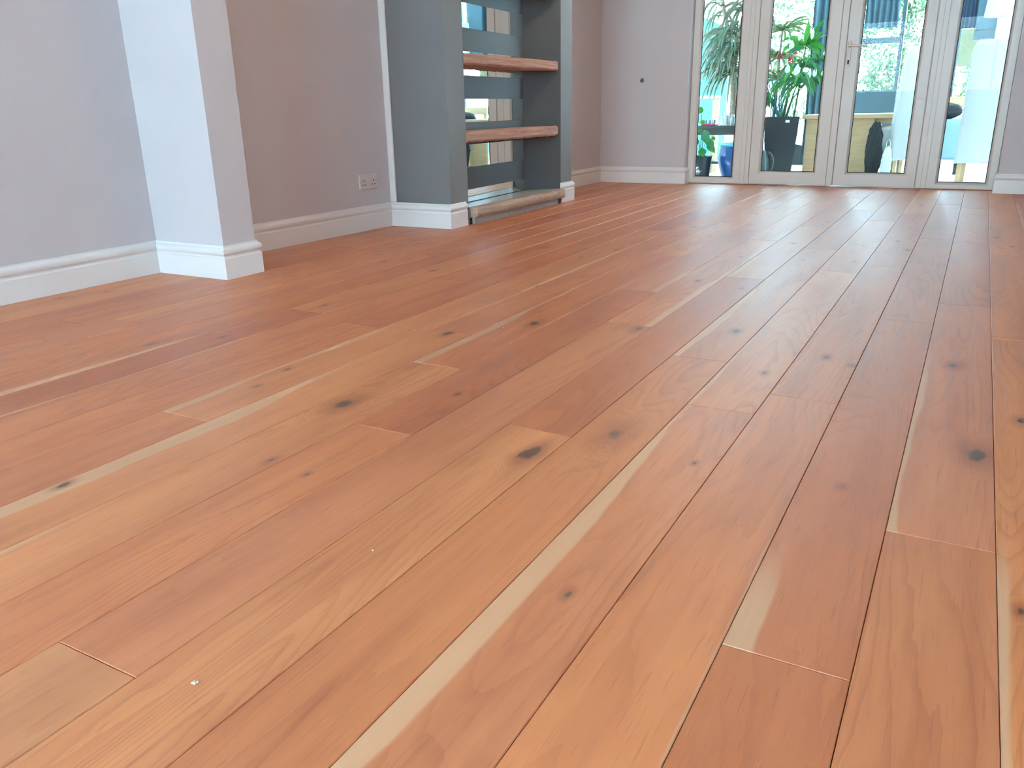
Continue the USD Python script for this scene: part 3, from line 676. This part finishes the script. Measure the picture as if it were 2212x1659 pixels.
# dark cloth, carrier bag, cushions
def blob(loc, size, seed, amp=.22, sub=3, flat=None, n=3.0):
    s = trimesh.creation.icosphere(sub, 1.0); v = np.array(s.vertices)
    v *= (1 + amp * (meshkit.fbm(v * n + 5, 3, seed)[:, None] - .5) * 2); v *= np.array(size) / 2
    v += np.array(loc); 
    if flat is not None: v[:, 2] = np.maximum(v[:, 2], flat)
    s.vertices = v; return s
p = obj('rucksack', blob((-.885, 8.82, .24), (.15, .17, .54), 3, .25, 4, CF + .001), M['black_cloth'], smooth=True); tag(p, 'black cloth bag slumped on the floor right of the beech table leg', 'bag')
t = thing('carrier_bag', 'white plastic carrier bag standing between the black bag and covered chair', 'bag')
obj('pouch', blob((-.752, 8.725, .13), (.09, .09, .32), 9, .3, 4, CF + .001, 4.0), M['bag'], t, smooth=True)
obj('handle', tube([(-.77, 8.725, .26), (-.77, 8.725, .33), (-.752, 8.725, .37), (-.735, 8.725, .33), (-.735, 8.725, .26)], .004), M['bag'], t, smooth=True)
t = thing('armchair', 'pale blue upholstered armchair with dark cushion far behind the right side panel', 'armchair')
obj('seat', rbox(-.62, -.12, 9.75, 10.15, .12, .52, .04, 4), M['paleblue'], t, smooth=40)
obj('foot', join(*[box(x, x + .04, y, y + .04, CF, .125) for x in (-.58, -.20) for y in (9.8, 10.06)]), M['darkwood'], t)
p = obj('cushion', blob((-.36, 9.92, .60), (.34, .22, .16), 21, .15, 3, .521), M['black_cloth'], smooth=True); tag(p, 'dark cushion lying on the pale blue armchair', 'cushion')
p = obj('wicker_screen', rbox(-.345, -.15, 10.86, 10.90, 1.06, 1.44, .01), M['wicker']); tag(p, 'olive woven screen below the navy blind in the right side panel', 'screen')
t = thing('wall_cabinet', 'blue-grey hanging cabinet left of the white lampshade', 'cabinet')
obj('body', cbox(-.215, .03, 10.86, 11.1, 1.33, 2.38, .006), M['curtain'], t)
obj('bottom_rail', cbox(-.215, .03, 10.84, 10.86, 1.33, 1.42, .003), M['slate'], t)
t = thing('lampshade', 'large white hanging lampshade at the top of the right side panel', 'lamp')
obj('shade', lathe([(.0, 1.535), (.17, 1.53), (.175, 1.54), (.15, 1.85), (.0, 1.86)], 40, (.03, 10.6, 0)), M['linen'], t, smooth=40)
obj('cord', tube([(.03, 10.6, 1.86), (.03, 10.6, 2.5)], .004), M['black'], t)
p = obj('white_box', cbox(-.015, .30, 10.80, 10.86, 1.0, 1.55, .01), M['render']); 
tag(p, 'plain white board below the hanging lampshade behind the tall chair', 'board')

# ------------------------------------------------------------------ pots and plants
def pot_round(t, name, loc, prof, mat):
    p = obj(name, lathe(prof, 48, loc), mat, t, smooth=40); return p
# cobalt pot
t = thing('plant_pot', 'cobalt blue glazed pot with a wide rim in the left side panel', 'pot', (-2.113, 8.50, CF))
pot_round(t, 'body', (0, 0, 0), [(0, 0), (.125, 0), (.15, .04), (.185, .14), (.197, .22), (.19, .29), (.178, .335), (.185, .34), (.165, .338), (.16, .31), (0, .31)], M['cobalt'])
M['sky_glaze'] = look('pale_blue_glaze', (0.10, 0.36, 0.55), 0.2, 0.1)
pot_round(t, 'rim', (0, 0, 0), [(.166, .338), (.178, .335), (.200, .342), (.207, .355), (.200, .368), (.172, .368), (.164, .350), (.166, .338)], M['sky_glaze'])
obj('pebbles', blob((0, 0, .33), (.32, .32, .05), 4, .3, 4, None, 8.0), M['render'], t, smooth=True, kind='stuff')
# pothos in the dark planter
t = thing('potted_pothos', 'heart-leaved green plant in a dark pot at the left edge of the side panel', 'plant', (-2.44, 8.32, CF))
pot_round(t, 'pot', (0, 0, 0), [(0, 0), (.075, 0), (.085, .02), (.108, .235), (.112, .25), (.10, .25), (.095, .22), (0, .22)], M['charcoal'])
for (dx, dy, z, yaw, ln, w, mat) in ((-.01, -.04, .72, -.3, .085, .075, 'green'), (.0, -.05, .60, .4, .06, .05, 'green'), (-.02, -.05, .53, -.5, .09, .08, 'green'), (.03, -.05, .47, .4, .13, .085, 'deep'), (.05, -.04, .42, .9, .13, .08, 'deep'),
                                     (-.02, -.06, .41, -.9, .12, .08, 'deep'), (.02, -.07, .33, .3, .10, .08, 'green'), (.06, -.03, .36, 1.2, .12, .07, 'deep'), (-.05, -.05, .34, -1.0, .11, .07, 'deep'), (.12, -.05, .44, .5, .05, .035, 'green'), (.0, .03, .5, 2.6, .12, .08, 'deep'), (-.06, .03, .45, -2.4, .12, .08, 'deep')):
    b = np.array([dx, dy, z]); d = np.array([math.sin(yaw), -abs(math.cos(yaw)) * .4, -.55])
    obj('leaf', leaf(b, d, ln, w, .6, .12, 8, shape='heart', side=(1, .25, 0)), M[mat], t, smooth=True)
    obj('stem', tube([(dx * .2, dy * .2, .22), (dx * .7, dy * .6, (z + .22) / 2 + .05), tuple(b)], .0028, 5), M['deep'], t, smooth=True)
t = thing('cream_flower', 'small cream flowers in a tiny pot at the foot of the left side panel', 'flower', (-2.455, 8.17, CF))
pot_round(t, 'pot', (0, 0, 0), [(0, 0), (.025, 0), (.032, .05), (.028, .05), (0, .045)], M['steel'])
for k in range(9):
    a = k * 2.4; r = .012 + .022 * (k % 3) / 2
    obj('petal', leaf((r * math.cos(a), r * math.sin(a), .09 + .012 * (k % 4)), (math.cos(a), math.sin(a), .9), .045, .034, .5, .2, 6, shape='heart'), M['cream'], t, smooth=True)
obj('stem', tube([(0, 0, .045), (0, 0, .10)], .004, 6), M['deep'], t)
# dark bench with jars and tray
t = thing('plant_bench', 'dark low bench holding jars in the left side panel', 'bench', (0, 0, 0))
obj('top', cbox(-2.95, -2.20, 8.92, 9.32, .465, .495, .003), M['darkwood'], t)
obj('apron', box(-2.93, -2.22, 8.945, 8.965, .40, .465), M['darkwood'], t)
for x in (-2.93, -2.26):
    for y in (8.94, 9.26): obj('leg', box(x, x + .04, y, y + .04, CF, .40), M['darkwood'], t)
obj('lower_shelf', cbox(-2.89, -2.22, 8.98, 9.26, .10, .125, .003), M['darkwood'], t)
t = thing('tray', 'shallow red tray of pale cups on the dark bench', 'tray', (-2.575, 9.03, .4955))
obj('base', cbox(-.08, .08, -.07, .07, 0, .022, .004), look('red_lacquer', (0.30, .03, .05), .3, .1), t)
for k, (dx, dy) in enumerate(((-.045, -.02), (.0, -.025), (.045, -.01), (-.02, .035))):
    c = lathe([(0, 0), (.016, 0), (.022, .035), (.020, .035), (.014, .004), (0, .004)], 20, (-2.575 + dx, 9.03 + dy, .518))
    p = obj('cup', c, M['paleblue'], smooth=40)
    tag(p, ['pale blue cup at the near left of the red tray', 'pale blue cup at the near middle of the red tray', 'pale blue cup at the right of the red tray', 'pale blue cup at the back of the red tray'][k], 'cup', 'cups on the tray')
M['jarglass'] = look('jar_glass', (0.75, 0.82, 0.82), 0.05, 0.0, transmission_weight=0.9)
for k, (x, y, hh, r) in enumerate(((-2.455, 9.0, .10, .026), (-2.395, 9.02, .13, .032), (-2.325, 9.0, .11, .026), (-2.27, 9.03, .09, .03))):
    c = lathe([(0, 0), (r, 0), (r, hh * .75), (r * .7, hh * .85), (r * .72, hh), (r * .6, hh), (r * .58, hh * .86), (r * .88, hh * .74), (r * .88, .006), (0, .006)], 28, (x, y, .4955))
    p = obj('glass_jar', c, M['jarglass'], smooth=40)
    tag(p, ['leftmost clear glass jar on the dark bench beside the tray', 'tallest clear glass jar on the dark bench', 'slim clear glass jar right of the tallest jar on the bench', 'rightmost squat glass jar on the dark bench'][k], 'jar', 'glass jars on the bench')
t = thing('garden_shelf', 'pale shelf unit behind the dark bench at far left', 'shelf', (0, 0, 0))
obj('board', cbox(-3.2, -2.62, 9.38, 9.62, .775, .805, .003), M['render'], t)
for x in (-3.18, -2.66): obj('upright', box(x, x + .03, 9.40, 9.60, CF, .775), M['beech'], t)
# strap-leaved dracaena with a skirt of drooping dry leaves
t = thing('dracaena', 'tall dracaena with a shaggy skirt of drooping strap leaves in the left side panel', 'plant', (-2.40, 9.06, .4955))
pot_round(t, 'pot', (.02, .16, 0), [(0, 0), (.06, 0), (.085, .10), (.08, .10), (0, .09)], M['clay'])
rg = random.Random(11)
heads = [((-.02, 0, .84), 46), ((.07, .02, .94), 44), ((.02, .03, .60), 54), ((.10, .0, .72), 46), ((.14, .02, 1.18), 26), ((-.10, .02, 1.16), 8)]
obj('trunk', tube([(.02, .16, .09), (.03, .08, .35), (.02, .02, .62), (-.02, .0, .86), (-.08, 0, 1.05), (-.14, -.01, 1.30)], [.035, .032, .03, .027, .022, .018], 10), M['bark'], t, smooth=True)
obj('trunk', tube([(.03, .02, .60), (.06, .02, .85), (.11, .03, 1.10), (.16, .03, 1.32)], [.03, .03, .026, .022], 10), M['bark'], t, smooth=True)
obj('branch', tube([(-.09, 0, 1.08), (-.05, 0, 1.14), (.0, .02, 1.17), (.07, .02, 1.26)], [.012, .010, .009, .007], 7), M['bark'], t, smooth=True)
for (hx, hy, hz), cnt in heads:
    for k in range(cnt):
        a = rg.uniform(0, 2 * math.pi)
        d = (math.cos(a), math.sin(a) * .8, rg.uniform(-.5, .7))
        obj('leaf', leaf((hx + .02 * math.cos(a), hy + .02 * math.sin(a), hz + rg.uniform(-.10, .08)), d, rg.uniform(.30, .50), rg.uniform(.020, .032), rg.uniform(1.6, 4.0), .2, 8, face=(rg.uniform(-.6, .6), 1, rg.uniform(-.4, .4))), M['dry' if rg.random() < .55 else 'yucca'], t, smooth=True)
obj('leaf', leaf((-.03, -.02, 1.31), (.10, 0, -.5), .15, .04, .2, .2, 7, shape='heart'), M['green'], t, smooth=True)
# palm and companions in the big square planter
t = thing('square_planter', 'large glossy charcoal square planter in the left garden door', 'planter', (-1.79, 8.86, CF), math.radians(13))
def taper(w0, w1, z0, z1): return trimesh.convex.convex_hull(np.array([(sx * w, sy * w, z) for w, z in ((w0, z0), (w1, z1)) for sx in (-1, 1) for sy in (-1, 1)]))
obj('body', taper(.122, .150, 0, .37), M['charcoal'], t)
obj('collar', tri(man(taper(.152, .166, .37, .61)) - man(taper(.142, .152, .575, .63))), M['charcoal'], t)
obj('soil', box(-.148, .148, -.148, .148, .55, .578), M['soil'], t)
t2 = obj('label_tag', cbox(.035, .075, -.1665, -.1635, .555, .580, .001), M['bag'], t)
rg = random.Random(5)
t = thing('palm', 'fan palm with drooping pointed fronds growing in the charcoal planter', 'plant', (-1.79, 8.86, CF + .579))
for k, (bx0, tx, tz, ln) in enumerate(((.02, .10, .38, .34), (.03, .22, .36, .36), (.0, .16, .50, .34), (.04, .28, .55, .3))):
    tip = np.array([tx, -.04 + .03 * k, tz])
    obj('stem', tube([(bx0, 0, -.002), (bx0 + .3 * (tx - bx0), 0, tz * .55), tuple(tip)], [.009, .007, .005], 7), M['deep'], t, smooth=True)
    for q in range(9):
        a = -1.5 + 3.0 * q / 8
        obj('frond', leaf(tip, (math.sin(a) * .9 + .25, -.25, .35 * math.cos(a) - .1), ln * rg.uniform(.8, 1.05), .036, 2.6, .25, 7, face=(rg.uniform(-.4, .4), 1, .2)), M['deep' if q % 3 else 'green'], t, smooth=True)
t = thing('reed_plant', 'clump of upright blue-green stems in the charcoal planter', 'plant', (-1.87, 8.82, CF + .579))
for k in range(26):
    a = rg.uniform(-.10, .11); 
    obj('stem', tube([(rg.uniform(-.02, .09), rg.uniform(-.04, .04), -.002), (a * .8 + .02, rg.uniform(-.03, .03), .2), (a * 2.0, rg.uniform(-.05, .05), rg.uniform(.32, .46))], [.0055, .005, .003], 5), M['teal'], t, smooth=True)
for (x, mat) in ((-.05, 'stripe'), (-.07, 'green'), (-.045, 'green')):
    obj('leaf', leaf((x + .02, -.06, .12), (-.3, -.1, 1), .26, .045, .3, .2, 7, shape='heart', side=(1, .4, 0)), M[mat], t, smooth=True)
t = thing('peace_lily', 'broad-leaved peace lily with white blooms at the top of the left door pane', 'plant', (-1.675, 8.86, CF + .579))
obj('stem', tube([(.0, 0, -.002), (.03, .0, .3), (.06, 0, .70)], [.010, .009, .007], 7), M['deep'], t, smooth=True)
for (bz, yaw, el, ln, w, mat, dr) in ((1.12, -1.4, .25, .24, .065, 'green', 1.2), (1.12, -1.9, .75, .25, .06, 'green', 1.0), (1.12, .1, 1.6, .24, .055, 'green', .2), (1.12, 1.2, .9, .28, .05, 'green', .6), (1.12, 1.5, .65, .28, .045, 'green', .6), (1.12, 1.45, .3, .24, .06, 'green', 1.6), (1.13, 1.0, 1.3, .30, .04, 'green', .3), (1.10, -1.2, .05, .2, .06, 'deep', 1.5), (1.12, 1.7, -.1, .2, .06, 'green', 1.5)):
    obj('leaf', leaf((.06, -.02, bz - .43), (math.sin(yaw), -.25, el), ln, w, dr, .14, 9, shape='heart', side=(math.cos(yaw) * .3, .3, 1) if abs(el) < .5 else (1, .3, .2)), M[mat], t, smooth=True)
for (x, z, w, h2) in ((-.03, 1.33, .035, .10), (.085, 1.34, .032, .11), (-.10, 1.25, .05, .08), (.23, 1.16, .06, .06), (-.03, 1.02, .06, .11), (.09, .98, .035, .10), (.22, .98, .04, .06), (-.12, 1.03, .05, .09), (.14, .99, .04, .09)):
    obj('bloom', leaf((x + .04, -.10, z - h2 / 2 - .55), (.1, -.1, 1), h2, w, .2, .2, 8, shape='heart', side=(1, .2, 0)), M['petal'], t, smooth=True)
    obj('bloom_stem', tube([(.04, 0, .3), (x * .6 + .04, -.06, (z - .25) / 2), (x + .04, -.10, z - h2 / 2 - .55)], .003, 5), M['deep'], t, smooth=True)
t = thing('cordyline', 'spiky striped cordyline with red flowers at the left of the garden door pane', 'plant', (-2.10, 9.90, CF))
pot_round(t, 'pot', (0, 0, 0), [(0, 0), (.07, 0), (.09, .16), (.085, .16), (0, .14)], M['clay'])
obj('trunk', tube([(0, 0, .14), (.01, 0, .7), (.02, 0, 1.12)], [.02, .017, .014], 8), M['bark'], t, smooth=True)
for (z, cnt) in ((1.50, 34), (1.22, 44), (1.0, 34)):
    for k in range(cnt):
        a = rg.uniform(0, 2 * math.pi)
        obj('leaf', leaf((.03, 0, z), (math.cos(a), math.sin(a), rg.uniform(-.1, .9)), rg.uniform(.24, .38), .030, rg.uniform(.5, 1.6), .2, 7, face=(rg.uniform(-.6, .6), 1, rg.uniform(-.3, .3))), M['stripe'], t, smooth=True)
obj('trunk', tube([(.02, 0, 1.1), (.03, 0, 1.52)], [.014, .010], 8), M['bark'], t, smooth=True)
for (x, z) in ((.05, 1.24), (.19, 1.25), (.17, 1.17), (.08, 1.05), (.12, .99), (.07, .93), (.20, 1.10)):
    for q in range(3):
        a = q * 2.1
        obj('petal', leaf((x, -.12, z), (math.cos(a), -.4, math.sin(a)), .055, .034, .5, .2, 5, shape='heart', face=(0, 1, 0)), M['redpetal'], t, smooth=True)
    obj('flower_stem', tube([(.03, 0, .85), (x * .6, -.07, (z + .8) / 2), (x, -.118, z)], .003, 5), M['deep'], t, smooth=True)
# round pot with ring handle in front of the planter
t = thing('watering_can', 'dark glazed round watering can with looped handle by the charcoal planter', 'watering can', (-1.845, 8.30, CF))
pot_round(t, 'body', (0, 0, 0), [(0, 0), (.065, 0), (.082, .04), (.088, .12), (.078, .22), (.055, .29), (.045, .31), (.038, .31), (.05, .28), (0, .27)], M['steel'])
a = np.linspace(-1.2, 1.5, 14)
obj('handle', tube([(.06 + .062 * math.cos(w), 0, .19 + .10 * math.sin(w)) for w in a], .011, 10), M['steel'], t, smooth=True)
obj('spout', tube([(-.03, -.06, .10), (-.03, -.12, .18), (-.03, -.15, .27)], [.018, .014, .011], 10), M['steel'], t, smooth=True)
p = obj('planter_trough', trimesh.convex.convex_hull(np.array([(x, y, z) for y in (10.95, 11.15) for x, z in ((-2.18, CF), (-1.84, CF), (-1.84, .19), (-2.18, .245))])), M['charcoal']); tag(p, 'low dark trough with a sloping top beyond the charcoal planter', 'planter')
t = thing('window_plant', 'small plant in a clay pot on the sill behind the covered chair', 'plant', (-.83, 11.2, .84))
# shelf under the plant
obj('stand', box(-.06, .06, -.06, .06, -.87, -.001), M['render'], t)
pot_round(t, 'pot', (0, 0, 0), [(0, 0), (.05, 0), (.06, .10), (.055, .10), (0, .09)], M['clay'])
for k in range(14):
    a = rg.uniform(0, 6.28)
    obj('leaf', leaf((0, 0, .09), (math.cos(a), math.sin(a), 1.0), rg.uniform(.16, .26), .03, .8, .2, 6), M['teal'], t, smooth=True)

# ------------------------------------------------------------------ garden shrubs behind the glazing
def shrub(label, loc, size, n, leaf_len, mat, seed):
    r = np.random.default_rng(seed)
    t = thing('garden_shrub', label, 'shrub', loc)
    V, F = [], []
    sx, sy, sz = size
    cl = np.clip(r.normal(size=(26, 3)) * .42, -.8, .8); cl[:, 2] = r.uniform(.12, 1, 26)
    for k in range(n):
        c = cl[r.integers(26)] + r.normal(size=3) * .12
        p = np.array([c[0] * sx / 2, c[1] * sy / 2, max(.03, c[2]) * sz])
        d = r.normal(size=3); d /= np.linalg.norm(d); e = np.cross(d, r.normal(size=3)); e /= np.linalg.norm(e)
        L = leaf_len * r.uniform(.7, 1.3); b = len(V)
        V += [p, p + d * L * .5 + e * L * .22, p + d * L, p + d * L * .5 - e * L * .22]; F += [(b, b + 1, b + 2), (b, b + 2, b + 3)]
    obj('foliage', trimesh.Trimesh(np.array(V), np.array(F), process=False), mat, t, kind='stuff')
    for k in range(7):
        c = cl[k]
        obj('branch', tube([(0.02 * k - .06, 0, 0), (c[0] * sx * .3, c[1] * sy * .3, c[2] * sz * .5), (c[0] * sx / 2, c[1] * sy / 2, c[2] * sz)], [.02, .014, .006], 6), M['bark'], t, smooth=True)
shrub('leafy green shrub outside behind the covered chair at the table', (-1.15, 12.9, CF - .05), (1.7, .8, 2.6), 2600, .085, M['bush'], 1)
shrub('sparse garden shrub outside beyond the low dark wall', (-1.55, 14.3, CF - .05), (1.0, .8, 1.9), 1500, .08, M['bush'], 2)
shrub('garden shrub outside behind the palm in the left door', (-2.65, 13.9, CF - .05), (1.0, .9, 2.8), 900, .09, M['bush'], 3)
shrub('olive garden shrub outside the right side panel', (-.05, 13.9, CF - .05), (.9, .8, 2.1), 2200, .08, M['bush'], 4)
shrub('tall garden shrub outside by the turquoise fence', (-3.75, 13.2, CF - .05), (.7, .7, 2.6), 500, .07, M['bush'], 5)

# ------------------------------------------------------------------ crumbs left on the boards
for k, (x, y, n, lab) in enumerate(((-0.800, 0.554, 5, 'pale wood crumbs lying on the plank near the lower left'), (-0.801, 0.928, 1, 'single white chip lying on the middle of the floor'), (-1.589, 2.149, 1, 'tiny white speck on the boards left of the two knots'), (-1.329, 2.303, 1, 'tiny white speck on the boards beside the upper round knot'))):
    r = random.Random(k); ms = []
    for q in range(n):
        b = blob((x + (r.uniform(-.006, .006) if n > 1 else 0), y + (r.uniform(-.004, .004) if n > 1 else 0), .0015), (.0035, .004, .003), 40 + q + k, .3, 1, .0004)
        ms.append(b)
    p = obj('floor_crumb', join(*ms), M['cream'], kind='stuff' if n > 1 else None); tag(p, lab, 'crumb')
